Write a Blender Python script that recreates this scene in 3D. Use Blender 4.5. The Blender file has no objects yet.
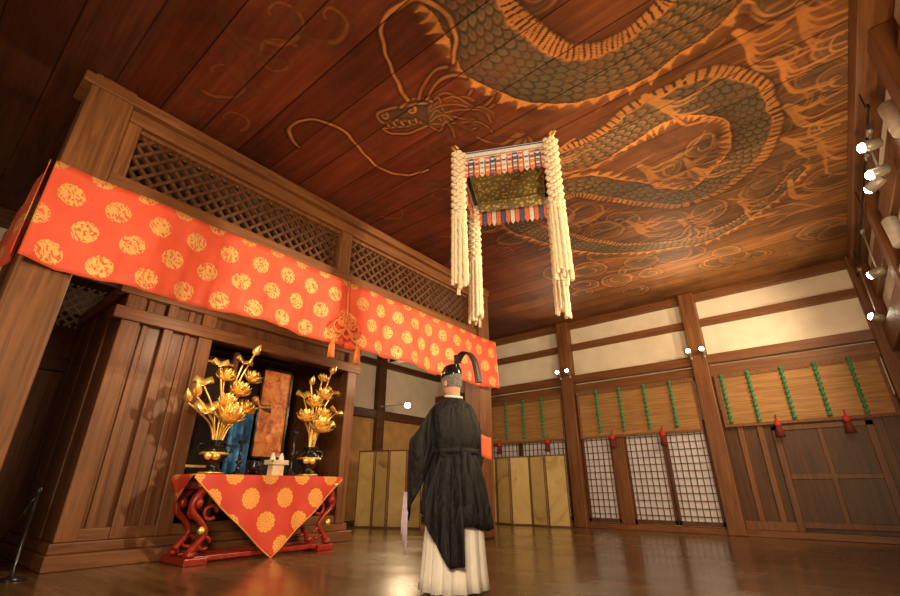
import bpy, bmesh, math, random
import numpy as np
from mathutils import Vector, Matrix
random.seed(7)
COL = bpy.context.scene.collection
PI = math.pi

# ------------------------------------------------------------------ mesh builder
class MB:
    def __init__(s, T=None):
        s.v=[]; s.f=[]; s.m=[]; s.uv={}; s.T=T
    def add(s, vs, fs, mi=0, uvs=None):
        o=len(s.v)
        for p in vs:
            p=Vector(p)
            if s.T is not None: p=s.T@p
            s.v.append(p)
        for i,f in enumerate(fs):
            s.f.append([o+k for k in f]); s.m.append(mi)
            if uvs: s.uv[len(s.f)-1]=[uvs[k] for k in f]
    def box(s,x0,x1,y0,y1,z0,z1,mi=0):
        vs=[(x0,y0,z0),(x1,y0,z0),(x1,y1,z0),(x0,y1,z0),(x0,y0,z1),(x1,y0,z1),(x1,y1,z1),(x0,y1,z1)]
        s.add(vs,[(0,3,2,1),(4,5,6,7),(0,1,5,4),(1,2,6,5),(2,3,7,6),(3,0,4,7)],mi)
    def beam(s,p0,p1,w,t,nrm=(0,0,1),mi=0):
        p0=Vector(p0);p1=Vector(p1);d=(p1-p0).normalized();n=Vector(nrm)
        a=d.cross(n).normalized(); n=a.cross(d).normalized()
        vs=[]
        for p in (p0,p1):
            for sa,sn in ((-1,-1),(1,-1),(1,1),(-1,1)):
                vs.append(p+a*sa*w/2+n*sn*t/2)
        s.add(vs,[(0,1,2,3),(7,6,5,4),(0,4,5,1),(1,5,6,2),(2,6,7,3),(3,7,4,0)],mi)
    def loft(s,secs,mi=0,cap=True,uvs=False):
        n=len(secs[0]); vs=[p for q in secs for p in q]; fs=[]
        for i in range(len(secs)-1):
            for j in range(n):
                k=(j+1)%n
                fs.append((i*n+j,i*n+k,(i+1)*n+k,(i+1)*n+j))
        if cap:
            fs.append(tuple(range(n-1,-1,-1))); fs.append(tuple((len(secs)-1)*n+j for j in range(n)))
        s.add(vs,fs,mi)
    def lathe(s,prof,c=(0,0,0),n=20,mi=0,axis=(0,0,1),cap=True):
        ax=Vector(axis).normalized(); q=Vector((0,0,1)).rotation_difference(ax).to_matrix(); c=Vector(c)
        secs=[[c+q@Vector((r*math.cos(2*PI*j/n),r*math.sin(2*PI*j/n),z)) for j in range(n)] for r,z in prof]
        s.loft(secs,mi,cap)
    def tube(s,pts,rad,n=8,mi=0,flat=1.0,nrm=None):
        pts=[Vector(p) for p in pts]
        if not hasattr(rad,'__len__'): rad=[rad]*len(pts)
        secs=[]; prev=None
        for i,p in enumerate(pts):
            d=(pts[min(i+1,len(pts)-1)]-pts[max(i-1,0)]).normalized()
            if nrm is not None: a=Vector(nrm)
            elif prev is None: a=Vector((0,0,1)) if abs(d.z)<.9 else Vector((1,0,0))
            else: a=prev
            a=(a-d*a.dot(d)); a.normalize(); prev=a; b=d.cross(a)
            secs.append([p+(a*math.cos(2*PI*j/n)*flat+b*math.sin(2*PI*j/n))*rad[i] for j in range(n)])
        s.loft(secs,mi)
    def ball(s,c,rx,ry=None,rz=None,mi=0,n=12,m=8,rot=None):
        ry=ry or rx; rz=rz or rx; c=Vector(c); secs=[]
        for i in range(m+1):
            ph=-PI/2+PI*i/m; ph=max(-PI/2+.02,min(PI/2-.02,ph))
            q=[]
            for j in range(n):
                p=Vector((rx*math.cos(ph)*math.cos(2*PI*j/n),ry*math.cos(ph)*math.sin(2*PI*j/n),rz*math.sin(ph)))
                if rot is not None: p=rot@p
                q.append(c+p)
            secs.append(q)
        s.loft(secs,mi)
    def grid(s,fn,nu,nv,mi=0,uvfn=None):
        vs=[];uv=[]
        for j in range(nv+1):
            for i in range(nu+1):
                vs.append(fn(i/nu,j/nv)); uv.append(uvfn(i/nu,j/nv) if uvfn else (i/nu,j/nv))
        fs=[(j*(nu+1)+i,j*(nu+1)+i+1,(j+1)*(nu+1)+i+1,(j+1)*(nu+1)+i) for j in range(nv) for i in range(nu)]
        s.add(vs,fs,mi,uv)
    def obj(s,name,mats,parent=None,smooth=False,bevel=0,sub=0,solid=0,remesh=0,auto=False):
        me=bpy.data.meshes.new(name); me.from_pydata([tuple(p) for p in s.v],[],s.f)
        if not isinstance(mats,(list,tuple)): mats=[mats]
        for m in mats: me.materials.append(m)
        me.polygons.foreach_set('material_index',s.m)
        if s.uv:
            ul=me.uv_layers.new(name='UVMap')
            for fi,us in s.uv.items():
                for li,u in zip(me.polygons[fi].loop_indices,us): ul.data[li].uv=u
        bm=bmesh.new(); bm.from_mesh(me); bmesh.ops.recalc_face_normals(bm,faces=bm.faces) if not s.uv else None
        bm.to_mesh(me); bm.free()
        if smooth: me.polygons.foreach_set('use_smooth',[True]*len(me.polygons))
        me.update()
        o=bpy.data.objects.new(name,me); COL.objects.link(o)
        if remesh:
            r=o.modifiers.new('r','REMESH'); r.mode='VOXEL'; r.voxel_size=remesh; r.use_smooth_shade=True
            sm=o.modifiers.new('s','SMOOTH'); sm.iterations=3
        if solid: md=o.modifiers.new('so','SOLIDIFY'); md.thickness=solid; md.offset=0
        if bevel: md=o.modifiers.new('b','BEVEL'); md.width=bevel; md.segments=2; md.limit_method='ANGLE'
        if sub: md=o.modifiers.new('ss','SUBSURF'); md.levels=sub; md.render_levels=sub
        if parent: o.parent=parent
        return o
def empty(name,loc=(0,0,0)):
    e=bpy.data.objects.new(name,None); e.empty_display_size=.1; COL.objects.link(e); return e

# ------------------------------------------------------------------ materials
def lk(nt,a,b):
    if isinstance(a,(int,float)): b.default_value=a
    elif isinstance(a,tuple): b.default_value=a if len(a)==len(b.default_value) else (*a,1)
    else: nt.links.new(a,b)
def M(nt,op,a,b=None,c=None):
    n=nt.nodes.new('ShaderNodeMath'); n.operation=op
    lk(nt,a,n.inputs[0])
    if b is not None: lk(nt,b,n.inputs[1])
    if c is not None: lk(nt,c,n.inputs[2])
    return n.outputs[0]
def MIX(nt,f,a,b,mode='MIX'):
    n=nt.nodes.new('ShaderNodeMix'); n.data_type='RGBA'; n.blend_type=mode
    lk(nt,f,n.inputs[0]); lk(nt,a,n.inputs[6]); lk(nt,b,n.inputs[7]); return n.outputs[2]
def RAMP(nt,f,stops):
    n=nt.nodes.new('ShaderNodeValToRGB'); nt.links.new(f,n.inputs[0]); e=n.color_ramp.elements
    while len(e)<len(stops): e.new(.5)
    for k,(p,c) in zip(e,stops): k.position=p; k.color=(*c,1) if len(c)==3 else c
    return n.outputs[0]
def NOISE(nt,vec,scale,detail=4,rough=.55,dist=0):
    n=nt.nodes.new('ShaderNodeTexNoise'); n.inputs['Scale'].default_value=scale; n.inputs['Detail'].default_value=detail
    n.inputs['Roughness'].default_value=rough; n.inputs['Distortion'].default_value=dist
    if vec is not None: nt.links.new(vec,n.inputs['Vector'])
    return n.outputs[0]
def COORD(nt,scale=(1,1,1),out='Object'):
    t=nt.nodes.new('ShaderNodeTexCoord'); m=nt.nodes.new('ShaderNodeMapping'); m.inputs['Scale'].default_value=scale
    nt.links.new(t.outputs[out],m.inputs[0]); return m.outputs[0]
def XYZ(nt,v):
    n=nt.nodes.new('ShaderNodeSeparateXYZ'); nt.links.new(v,n.inputs[0]); return n.outputs
def new(name,rough=.5,metal=0,spec=.5):
    m=bpy.data.materials.new(name); m.use_nodes=True; nt=m.node_tree; b=nt.nodes['Principled BSDF']
    b.inputs['Roughness'].default_value=rough; b.inputs['Metallic'].default_value=metal
    b.inputs['Specular IOR Level'].default_value=spec
    return m,nt,b
def BUMP(nt,b,h,strength=.3,dist=.01):
    n=nt.nodes.new('ShaderNodeBump'); n.inputs['Strength'].default_value=strength; n.inputs['Distance'].default_value=dist
    nt.links.new(h,n.inputs['Height']); nt.links.new(n.outputs[0],b.inputs['Normal'])
def flat(name,c,rough=.5,metal=0,var=.15,sc=12,bump=0):
    m,nt,b=new(name,rough,metal); v=COORD(nt); n=NOISE(nt,v,sc)
    lo=tuple(x*(1-var) for x in c); hi=tuple(min(1,x*(1+var)) for x in c)
    nt.links.new(RAMP(nt,n,[(.3,lo),(.7,hi)]),b.inputs['Base Color'])
    if bump: BUMP(nt,b,n,bump)
    return m
def wood(name,c1,c2,axis=2,rough=.5,board=None,spec=.4,seam=.03,bvar=.35):
    m,nt,b=new(name,rough,0,spec)
    sc=[9,9,9]; sc[axis]=.7
    v=COORD(nt,tuple(sc)); n1=NOISE(nt,v,1.6,6,.65,.8)
    sc2=[40,40,40]; sc2[axis]=1.5
    n2=NOISE(nt,COORD(nt,tuple(sc2)),1.0,3)
    f=M(nt,'ADD',M(nt,'MULTIPLY',n1,.7),M(nt,'MULTIPLY',n2,.3))
    col=RAMP(nt,f,[(.32,c1),(.66,c2)])
    h=f
    if board:
        ax,w=board; o=XYZ(nt,COORD(nt)); q=M(nt,'DIVIDE',o[ax],w)
        fr=M(nt,'FRACT',q); fl=M(nt,'FLOOR',q)
        wn=nt.nodes.new('ShaderNodeTexWhiteNoise'); wn.noise_dimensions='1D'; nt.links.new(fl,wn.inputs['W'])
        k=M(nt,'ADD',M(nt,'MULTIPLY',wn.outputs[0],bvar),1-bvar*.6)
        edge=M(nt,'LESS_THAN',M(nt,'ABSOLUTE',M(nt,'SUBTRACT',fr,.5)),.5-seam/2)
        k=M(nt,'MULTIPLY',k,M(nt,'ADD',M(nt,'MULTIPLY',edge,.75),.25))
        cc=nt.nodes.new('ShaderNodeCombineColor')
        for i in range(3): nt.links.new(k,cc.inputs[i])
        col=MIX(nt,1.0,col,cc.outputs[0],'MULTIPLY'); h=M(nt,'ADD',M(nt,'MULTIPLY',f,.3),edge)
    nt.links.new(col,b.inputs['Base Color']); BUMP(nt,b,h,.25,.006)
    return m
def emis(name,c,s):
    m,nt,b=new(name); b.inputs['Emission Color'].default_value=(*c,1); b.inputs['Emission Strength'].default_value=s
    b.inputs['Base Color'].default_value=(*c,1); return m

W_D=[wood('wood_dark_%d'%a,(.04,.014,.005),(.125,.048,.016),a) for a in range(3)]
W_M=[wood('wood_mid_%d'%a,(.08,.028,.009),(.22,.087,.028),a) for a in range(3)]
W_L=[wood('wood_beam_%d'%a,(.10,.036,.012),(.28,.115,.039),a) for a in range(3)]
PLANKV=wood('plank_vertical',(.05,.018,.006),(.19,.074,.025),2,.45,(1,.22))
PLANKX=wood('plank_vertical_x',(.025,.009,.003),(.115,.042,.013),2,.5,(0,.24),.4,.05,.6)
PLASTER=flat('plaster',(.70,.63,.52),.9,0,.08,3)
GOLD,nt,b=new('gilded_metal',.33,.7); nt.links.new(RAMP(nt,NOISE(nt,COORD(nt),14),[(.3,(.85,.5,.1)),(.7,(1,.74,.26))]),b.inputs['Base Color'])
BLACK=flat('black_lacquer',(.012,.011,.011),.2,0,.2)
VERM=flat('vermilion_lacquer',(.26,.02,.009),.3,0,.4,20,.2)

def medal(name,base,base2,gold,pu,pv,r,style,rough=.6):
    m,nt,b=new(name,rough)
    t=nt.nodes.new('ShaderNodeTexCoord'); o=XYZ(nt,t.outputs['UV'])
    vv=M(nt,'DIVIDE',o[1],pv); row=M(nt,'FLOOR',vv)
    off=M(nt,'MULTIPLY',M(nt,'MODULO',M(nt,'ADD',row,20),2),.5)
    uu=M(nt,'ADD',M(nt,'DIVIDE',o[0],pu),off)
    du=M(nt,'MULTIPLY',M(nt,'SUBTRACT',M(nt,'FRACT',uu),.5),pu)
    dv=M(nt,'MULTIPLY',M(nt,'SUBTRACT',M(nt,'FRACT',vv),.5),pv)
    d=M(nt,'SQRT',M(nt,'ADD',M(nt,'MULTIPLY',du,du),M(nt,'MULTIPLY',dv,dv)))
    ang=M(nt,'ARCTAN2',dv,du); q=M(nt,'DIVIDE',d,r)
    circ=M(nt,'LESS_THAN',q,1.0)
    if style=='flower':
        nz=NOISE(nt,t.outputs['UV'],30,2,.5,1.2); nb=NOISE(nt,t.outputs['UV'],11,1)
        circ=M(nt,'LESS_THAN',M(nt,'ADD',q,M(nt,'MULTIPLY',M(nt,'SUBTRACT',nz,.5),.35)),1.0)
        wv=M(nt,'SINE',M(nt,'ADD',M(nt,'MULTIPLY',M(nt,'ADD',du,M(nt,'MULTIPLY',dv,.6)),130),M(nt,'MULTIPLY',nb,22)))
        f=M(nt,'ADD',M(nt,'MULTIPLY',wv,.09),nz)
        inner=M(nt,'GREATER_THAN',f,.45)
        mask=M(nt,'MULTIPLY',circ,inner)
    else:
        nz=NOISE(nt,t.outputs['UV'],40,2)
        ringv=M(nt,'SINE',M(nt,'MULTIPLY',q,15)); pet=M(nt,'SINE',M(nt,'MULTIPLY',ang,12))
        inner=M(nt,'GREATER_THAN',M(nt,'ADD',M(nt,'MULTIPLY',ringv,pet),M(nt,'SUBTRACT',nz,.5)),-.6)
        mask=M(nt,'MULTIPLY',circ,inner)
    n=NOISE(nt,t.outputs['UV'],3,3)
    bc=RAMP(nt,n,[(.3,base),(.7,base2)])
    gv=MIX(nt,NOISE(nt,t.outputs['UV'],5,2),tuple(x*.7 for x in gold),gold)
    col=MIX(nt,mask,bc,gv); nt.links.new(col,b.inputs['Base Color'])
    nt.links.new(M(nt,'MULTIPLY',mask,.3),b.inputs['Metallic'])
    BUMP(nt,b,NOISE(nt,t.outputs['UV'],120,2),.12,.002)
    return m
CURT=medal('curtain_brocade',(.74,.09,.042),(.86,.13,.062),(1.0,.6,.19),.345,.27,.098,'flower')
CLOTH=medal('table_brocade',(.48,.032,.013),(.60,.048,.02),(.86,.42,.09),.45,.26,.112,'ring')

# ------------------------------------------------------------------ room dims
ZC=4.47; YB=9.9; XR=1.25; XL=-8.5; YF=-3.0
m,nt,b=new('floor_wood',.2,0,.6)
c=COORD(nt,(.6,8,1)); n1=NOISE(nt,c,1.5,5,.6,.5); n2=NOISE(nt,COORD(nt),.9,4)
o=XYZ(nt,COORD(nt)); q=M(nt,'DIVIDE',o[1],.32); fr=M(nt,'FRACT',q)
wn=nt.nodes.new('ShaderNodeTexWhiteNoise'); wn.noise_dimensions='1D'; nt.links.new(M(nt,'FLOOR',q),wn.inputs['W'])
col=RAMP(nt,n1,[(.3,(.075,.042,.016)),(.7,(.19,.112,.044))])
edge=M(nt,'LESS_THAN',M(nt,'ABSOLUTE',M(nt,'SUBTRACT',fr,.5)),.485)
k=M(nt,'MULTIPLY',M(nt,'ADD',M(nt,'MULTIPLY',wn.outputs[0],.4),.75),M(nt,'ADD',M(nt,'MULTIPLY',edge,.8),.2))
cc=nt.nodes.new('ShaderNodeCombineColor')
for i in range(3): nt.links.new(k,cc.inputs[i])
nt.links.new(MIX(nt,1.0,col,cc.outputs[0],'MULTIPLY'),b.inputs['Base Color'])
nt.links.new(RAMP(nt,n2,[(.35,(.17,)*3),(.7,(.34,)*3)]),b.inputs['Roughness'])
b.inputs['Coat Weight'].default_value=.4; b.inputs['Coat Roughness'].default_value=.18
BUMP(nt,b,M(nt,'ADD',M(nt,'MULTIPLY',n1,.35),M(nt,'MULTIPLY',edge,.6)),.22,.005)
FLOORM=m
B=MB(); B.box(XL-.2,XR+.2,YF,YB+.3,-.1,0); B.obj('floor',FLOORM)

# ------------------------------------------------------------------ ceiling with painted dragon
def smooth_path(pts,n=14,closed=False):
    P=[np.array(p,float) for p in pts]; out=[]
    for i in range(len(P)-1):
        p0=P[max(i-1,0)];p1=P[i];p2=P[i+1];p3=P[min(i+2,len(P)-1)]
        for t in np.linspace(0,1,n,endpoint=False):
            out.append(.5*((2*p1)+(-p0+p2)*t+(2*p0-5*p1+4*p2-p3)*t*t+(-p0+3*p1-3*p2+p3)*t**3))
    out.append(P[-1]); return np.array(out)
stp=.011
gx=np.arange(-4.95,1.26,stp); gy=np.arange(.5,YB+.05,stp)
GX,GY=np.meshgrid(gx,gy); shp=GX.shape
WX_=GX+.05*np.sin(2.7*GY+1.2*np.sin(1.9*GX))+.014*np.sin(9*GY+5*GX)+.006*np.sin(23*GY-17*GX)
WY_=GY+.05*np.sin(2.3*GX+1.1*np.sin(2.1*GY))+.014*np.sin(8*GX-6*GY)+.006*np.sin(21*GX+19*GY)
R_=np.zeros(shp); G_=np.zeros(shp); K_=np.zeros(shp)
def pathfield(path,pad):
    x0,y0=path.min(0)-pad-.08; x1,y1=path.max(0)+pad+.08
    i0=max(0,int((y0-gy[0])/stp)); i1=max(i0+1,min(shp[0],int((y1-gy[0])/stp)+1))
    j0=max(0,int((x0-gx[0])/stp)); j1=max(j0+1,min(shp[1],int((x1-gx[0])/stp)+1))
    X=WX_[i0:i1,j0:j1]; Y=WY_[i0:i1,j0:j1]
    best=np.full(X.shape,9.); S=np.zeros(X.shape); SD=np.zeros(X.shape); acc=0
    for a,b2 in zip(path[:-1],path[1:]):
        d=b2-a; L=math.hypot(*d)
        if L<1e-6: continue
        t=np.clip(((X-a[0])*d[0]+(Y-a[1])*d[1])/L/L,0,1)
        ex=X-(a[0]+t*d[0]); ey=Y-(a[1]+t*d[1]); dd=np.hypot(ex,ey); mk=dd<best
        best[mk]=dd[mk]; S[mk]=(acc+t*L)[mk]; SD[mk]=np.sign(d[0]*ey-d[1]*ex)[mk]; acc+=L
    return (slice(i0,i1),slice(j0,j1)),best,S,SD,acc
def over(A,sl,al,val): A[sl]=A[sl]*(1-al)+val*al
def sstep(e0,e1,x):
    t=np.clip((x-e0)/(e1-e0),0,1); return t*t*(3-2*t)
def line(pts,w,g=0.,k=0.,n=14,taper=True,al=1):
    p=smooth_path(pts,n); sl,D,S,SD,L=pathfield(p,w*2+.05)
    ww=w*(1-.75*(S/L)) if taper else w
    a=(1-sstep(ww*.6,ww+.012,D))*al
    over(R_,sl,a*(1 if g else .6),g); over(K_,sl,a,k)
def cloud(cx,cy,r,dark=.5):
    i0=max(0,int((cy-r-.15-gy[0])/stp)); i1=min(shp[0],int((cy+r+.15-gy[0])/stp))
    j0=max(0,int((cx-r-.15-gx[0])/stp)); j1=min(shp[1],int((cx+r+.15-gx[0])/stp))
    sl=(slice(i0,i1),slice(j0,j1))
    D=np.hypot(WX_[sl]-cx,WY_[sl]-cy)/r
    over(K_,sl,np.exp(-((D-1.08)/.09)**2)*dark,.8)
    a=(1-sstep(.95,1.0,D)); over(K_,sl,a*.8,.1+.5*(1-D.clip(0,1))**.7); over(G_,sl,a*.6,.55); over(R_,sl,a*.8,.0)
    over(R_,sl,np.exp(-((D-.93)/.055)**2)*.9,.75); over(R_,sl,np.exp(-((D-.70)/.035)**2)*.55,.55)
def spiral(cx,cy,r,turn,a0,w,g=.6,k=0,al=1):
    pts=[]
    for i in range(16):
        t=i/15; a=a0+turn*t; rr=r*(1-.82*t); pts.append((cx+rr*math.cos(a),cy+rr*math.sin(a)))
    line(pts,w+.02,0,.8,4,al=al*.8); line(pts,w,g,k,4,al=al)
def body(pts,w0,w1,spine=True,sc=1.,al0=1.):
    p=smooth_path(pts,12); sl,D,S,SD,L=pathfield(p,w0+.45)
    t=S/L; W=w0*(1-t)+w1*t; W=W*(1+.06*np.sin(S*4)); d=D*SD
    halo=(1-sstep(W,W+.34,D))*.8
    over(K_,sl,halo,np.maximum(K_[sl],.62)); over(R_,sl,halo*.6,0.)
    a=(1-sstep(W-.01,W+.01,D))
    sh=np.clip(D/W,0,1)
    over(G_,sl,a,1.-.35*sh**2); over(R_,sl,a,.0); over(K_,sl,a,.12+.45*sh**3)
    s1,s2=.10*sc,.085*sc
    u=S/s1; v=d/s2; row=np.floor(u); vo=v+.5*(row%2); fu=u-row; fv=vo-np.floor(vo)-.5
    rr=np.hypot(fv*1.0,fu*.62); rg=np.exp(-((rr-.5)/.09)**2); rg=np.maximum(rg,np.exp(-((np.abs(fv)-.5)/.06)**2)*(fu<.35))
    back=(d/W>-.55)
    over(K_,sl,a*back*rg*.9,1.)
    over(R_,sl,a*back*np.exp(-((rr-.32)/.11)**2)*.7*(.5+.5*np.sin(S*2.2)),.7)
    bel=(d/W<=-.55); bb=np.abs((S/.07)%1-.5)*2
    over(G_,sl,a*bel,.3); over(R_,sl,a*bel,.75*(bb<.7)); over(K_,sl,a*bel,.8*(bb>=.7))
    over(R_,sl,np.exp(-((d/W+.55)/.05)**2)*a*.9,1.)
    o=np.exp(-((D-W)/.018)**2); over(K_,sl,o*.9,1.)
    if spine:
        ph=(S/.13+2.6*np.maximum(D-W,0))%1; tri=np.abs(ph-.5)*2; ext=.02+.13*(1-tri)**1.8*(.7+.3*np.sin(S*7))
        sp=(SD>0)*(D>W)*(1-sstep(ext-.02,ext+.02,D-W))
        over(R_,sl,sp,1.); over(K_,sl,sp,.0); over(G_,sl,sp,0)
        gl=(SD>0)*np.exp(-((D-W-.05)/.05)**2)*.45; over(R_,sl,gl,np.maximum(R_[sl],.7))
random.seed(3)
cls=[]
for i in range(58):
    cls.append((random.uniform(-3.3,1.0),random.uniform(4.6,9.0),random.uniform(.13,.34)))
for i in range(16): cls.append((random.uniform(.2,1.1),random.uniform(2.6,5.2),random.uniform(.12,.26)))
for i in range(10): cls.append((random.uniform(-1.2,-.3),random.uniform(1.0,2.6),random.uniform(.12,.24)))
for cx,cy,r in cls:
    cloud(cx,cy,r,.6)
    if random.random()<.6: spiral(cx,cy,r*.9,random.choice([-1,1])*random.uniform(3,6),random.uniform(0,6),.016,random.uniform(.5,.9))
for i in range(46):
    x=random.uniform(-3.2,.6); y=random.uniform(3.6,8.8); a=random.uniform(-.5,.6); l=random.uniform(.5,1.3); c_=random.uniform(-.3,.3)
    line([(x,y),(x+l*.33*math.cos(a),y+l*.33*math.sin(a)+c_*.4),(x+l*.66*math.cos(a),y+l*.66*math.sin(a)+c_*.3),(x+l*math.cos(a),y+l*math.sin(a)-c_*.3)],random.uniform(.012,.028),random.uniform(.4,.9),0,8,al=.8)
body([(-2.75,4.7),(-2.75,5.6),(-2.35,6.5),(-1.6,7.15),(-.7,7.4),(.1,7.0),(.5,6.4)],.25,.08,sc=.9)
body([(-1.9,4.3),(-1.37,4.34),(-.75,4.15),(-.15,4.27),(.28,4.85),(.1,5.6),(-.6,6.1),(-1.2,5.6),(-1.8,4.95),(-2.5,5.0)],.27,.22)
body([(-1.46,.9),(-1.42,1.86),(-1.47,2.54),(-1.15,3.1),(-.61,3.35),(-.05,3.28),(.35,3.1),(.9,3.3)],.36,.33)
for (x,y) in [(.5,4.3),(.55,5.0),(.45,5.6),(-.2,6.7),(.65,3.8),(.2,3.75),(-.6,3.9),(-1.0,5.0),(-.5,5.2),(.7,5.9),(.4,6.6),(-2.0,3.9),(-1.6,6.2),(-1.0,6.6)]:
    for k in range(7):
        a=random.uniform(-.9,1.2); l=random.uniform(.7,1.4); line([(x,y),(x+.15*l*math.cos(a),y+(.15+.07*k)*l),(x+(.35*math.cos(a)+.1)*l,y+(.1+.1*k)*l)],.022,random.uniform(.55,.95))
for base,ang in [((-1.9,3.6),2.4),((-.9,6.9),1.6),((-2.9,4.4),2.8)]:
    bx,by=base
    for k in range(4):
        a=ang+(k-1.5)*.5; P_=[(bx,by),(bx+.3*math.cos(a),by+.3*math.sin(a)),(bx+.48*math.cos(a+.5),by+.48*math.sin(a+.5))]
        line(P_,.07,.1,.8); line(P_,.035,.6,.1)
HC=(-2.55,2.62)
def hp(a,b2): return (HC[0]+.776*a-.631*b2, HC[1]+.631*a+.776*b2)
def hl(pts,w=.02,g=.62,ink=.9):
    q_=[hp(*p) for p in pts]; line(q_,w+.022,0,ink,taper=False); line(q_,w*.6,g,0,taper=False)
for (a,b2,r) in ((0,0,.24),(-.2,0,.17),(-.36,.02,.12),(.2,.05,.22)):
    c_=hp(a,b2); i0=int((c_[1]-r-.1-gy[0])/stp); i1=int((c_[1]+r+.1-gy[0])/stp); j0=int((c_[0]-r-.1-gx[0])/stp); j1=int((c_[0]+r+.1-gx[0])/stp)
    sl=(slice(i0,i1),slice(j0,j1)); D=np.hypot(WX_[sl]-c_[0],WY_[sl]-c_[1])/r; al=(1-sstep(.7,1.05,D))*.7; over(G_,sl,al,.6); over(K_,sl,al,.45)
for k in range(15):
    t=k/14; b0=-.2+.45*t; l=.5+.25*math.sin(k*2.1)
    hl([(.12,b0*.7),(.12+l*.4,b0-.08+.1*math.sin(k)),(.12+l*.8,b0+.12*math.sin(k*1.7)),(.12+l,b0-.1+.25*t)],.012,.35,.75)
hl([(.12,-.15),(-.12,-.13),(-.34,-.1),(-.46,-.02),(-.42,.06),(-.25,.05),(-.05,.09),(.05,.14)],.018,.5)
hl([(.08,.17),(-.12,.25),(-.32,.24),(-.42,.16),(-.34,.14),(-.15,.14),(.02,.12)],.016,.45)
hl([(-.16,-.12),(-.08,-.2),(.05,-.22),(.16,-.16)],.02,.5)
hl([(.1,-.2),(.2,-.36),(.38,-.46),(.56,-.44)],.02,.45); hl([(.02,-.2),(.08,-.38),(.2,-.5),(.34,-.54)],.016,.4)
c_=hp(-.06,-.06); spiral(c_[0],c_[1],.055,6,0,.014,.7); c_=hp(-.38,-.02); spiral(c_[0],c_[1],.05,6,0,.012,.5)
for k in range(5): hl([(-.36+.08*k,.07),(-.345+.08*k,.115)],.012,.6)
for pts in ([(-2.49,2.40),(-2.40,2.135),(-2.30,1.87),(-2.15,1.70),(-1.81,1.76),(-1.69,1.94),(-1.73,2.20),(-1.87,2.42)],
            [(-4.09,2.13),(-4.0,1.98),(-3.85,1.88),(-3.61,1.91),(-3.43,2.18),(-3.48,2.58),(-3.5,3.01),(-3.35,3.25),(-3.12,3.36)]):
    line(pts,.045,.0,1.,taper=False); line(pts,.016,.95,.0,taper=False)
for k in range(9):
    line([(-2.8+.1*k,3.05),(-2.95+.13*k,3.3),(-2.85+.17*k,3.65)],.02,.3,.8)
for x,y,r in [(-3.8,.9,.45),(-3.3,1.2,.35),(-4.2,3.6,.35),(-3.9,4.6,.4),(-2.9,1.0,.4),(-3.6,5.6,.3),(-3.2,4.0,.35),(-2.6,1.3,.3),(-3.5,3.8,.3),(-4.3,1.3,.3)]:
    spiral(x,y,r,6,random.uniform(0,6),.05,.12,.5,.8); spiral(x+.1,y+.1,r*.7,-5,random.uniform(0,6),.022,.25,.1,.8)
nv=shp[0]*shp[1]
me=bpy.data.meshes.new('ceiling')
me.vertices.add(nv); co=np.stack([GX.ravel(),GY.ravel(),np.full(nv,ZC)],1).astype(np.float32); me.vertices.foreach_set('co',co.ravel())
ny,nx=shp; idx=np.arange(nv).reshape(shp)
q=np.stack([idx[:-1,:-1],idx[1:,:-1],idx[1:,1:],idx[:-1,1:]],-1).reshape(-1,4)
me.loops.add(q.size); me.loops.foreach_set('vertex_index',q.ravel().astype(np.int32))
me.polygons.add(len(q)); me.polygons.foreach_set('loop_start',np.arange(0,q.size,4,dtype=np.int32))
me.update(calc_edges=True)
at=me.color_attributes.new('paint','FLOAT_COLOR','POINT')
at.data.foreach_set('color',np.stack([R_,G_,K_,np.ones(shp)],-1).astype(np.float32).ravel())
m,nt,b=new('ceiling_painted_boards',.6,0,.12)
n1=NOISE(nt,COORD(nt,(.5,9,1)),1.6,6,.6,.5)
o=XYZ(nt,COORD(nt)); qq=M(nt,'DIVIDE',o[1],.42); fr=M(nt,'FRACT',qq)
wn=nt.nodes.new('ShaderNodeTexWhiteNoise'); wn.noise_dimensions='1D'; nt.links.new(M(nt,'FLOOR',qq),wn.inputs['W'])
edge=M(nt,'LESS_THAN',M(nt,'ABSOLUTE',M(nt,'SUBTRACT',fr,.5)),.484)
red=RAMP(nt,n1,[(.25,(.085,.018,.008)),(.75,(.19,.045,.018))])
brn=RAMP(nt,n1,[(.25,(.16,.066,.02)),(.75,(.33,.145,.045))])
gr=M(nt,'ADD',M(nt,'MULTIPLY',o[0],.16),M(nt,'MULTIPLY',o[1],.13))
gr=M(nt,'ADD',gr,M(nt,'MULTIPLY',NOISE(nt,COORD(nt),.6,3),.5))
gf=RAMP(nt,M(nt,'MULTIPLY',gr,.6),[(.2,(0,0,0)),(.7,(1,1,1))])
base=MIX(nt,gf,red,brn)  # red pigment turning golden back right; lamp glow partly put into the colour
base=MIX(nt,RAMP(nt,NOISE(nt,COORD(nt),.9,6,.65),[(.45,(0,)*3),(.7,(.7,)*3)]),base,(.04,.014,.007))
ac=nt.nodes.new('ShaderNodeAttribute'); ac.attribute_name='paint'; ac.attribute_type='GEOMETRY'
pc=nt.nodes.new('ShaderNodeSeparateColor'); nt.links.new(ac.outputs['Color'],pc.inputs[0])
wear=RAMP(nt,NOISE(nt,COORD(nt,(1,3,1)),2.2,7,.72),[(.30,(.35,)*3),(.55,(1,)*3)])
cl=MIX(nt,M(nt,'MULTIPLY',M(nt,'MULTIPLY',pc.outputs[1],wear),.78),base,(.135,.118,.066))
cl=MIX(nt,M(nt,'MULTIPLY',M(nt,'MULTIPLY',pc.outputs[0],wear),.82),cl,(.66,.26,.062))
cl=MIX(nt,M(nt,'MULTIPLY',M(nt,'MULTIPLY',pc.outputs[2],wear),.85),cl,(.02,.012,.007))
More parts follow.
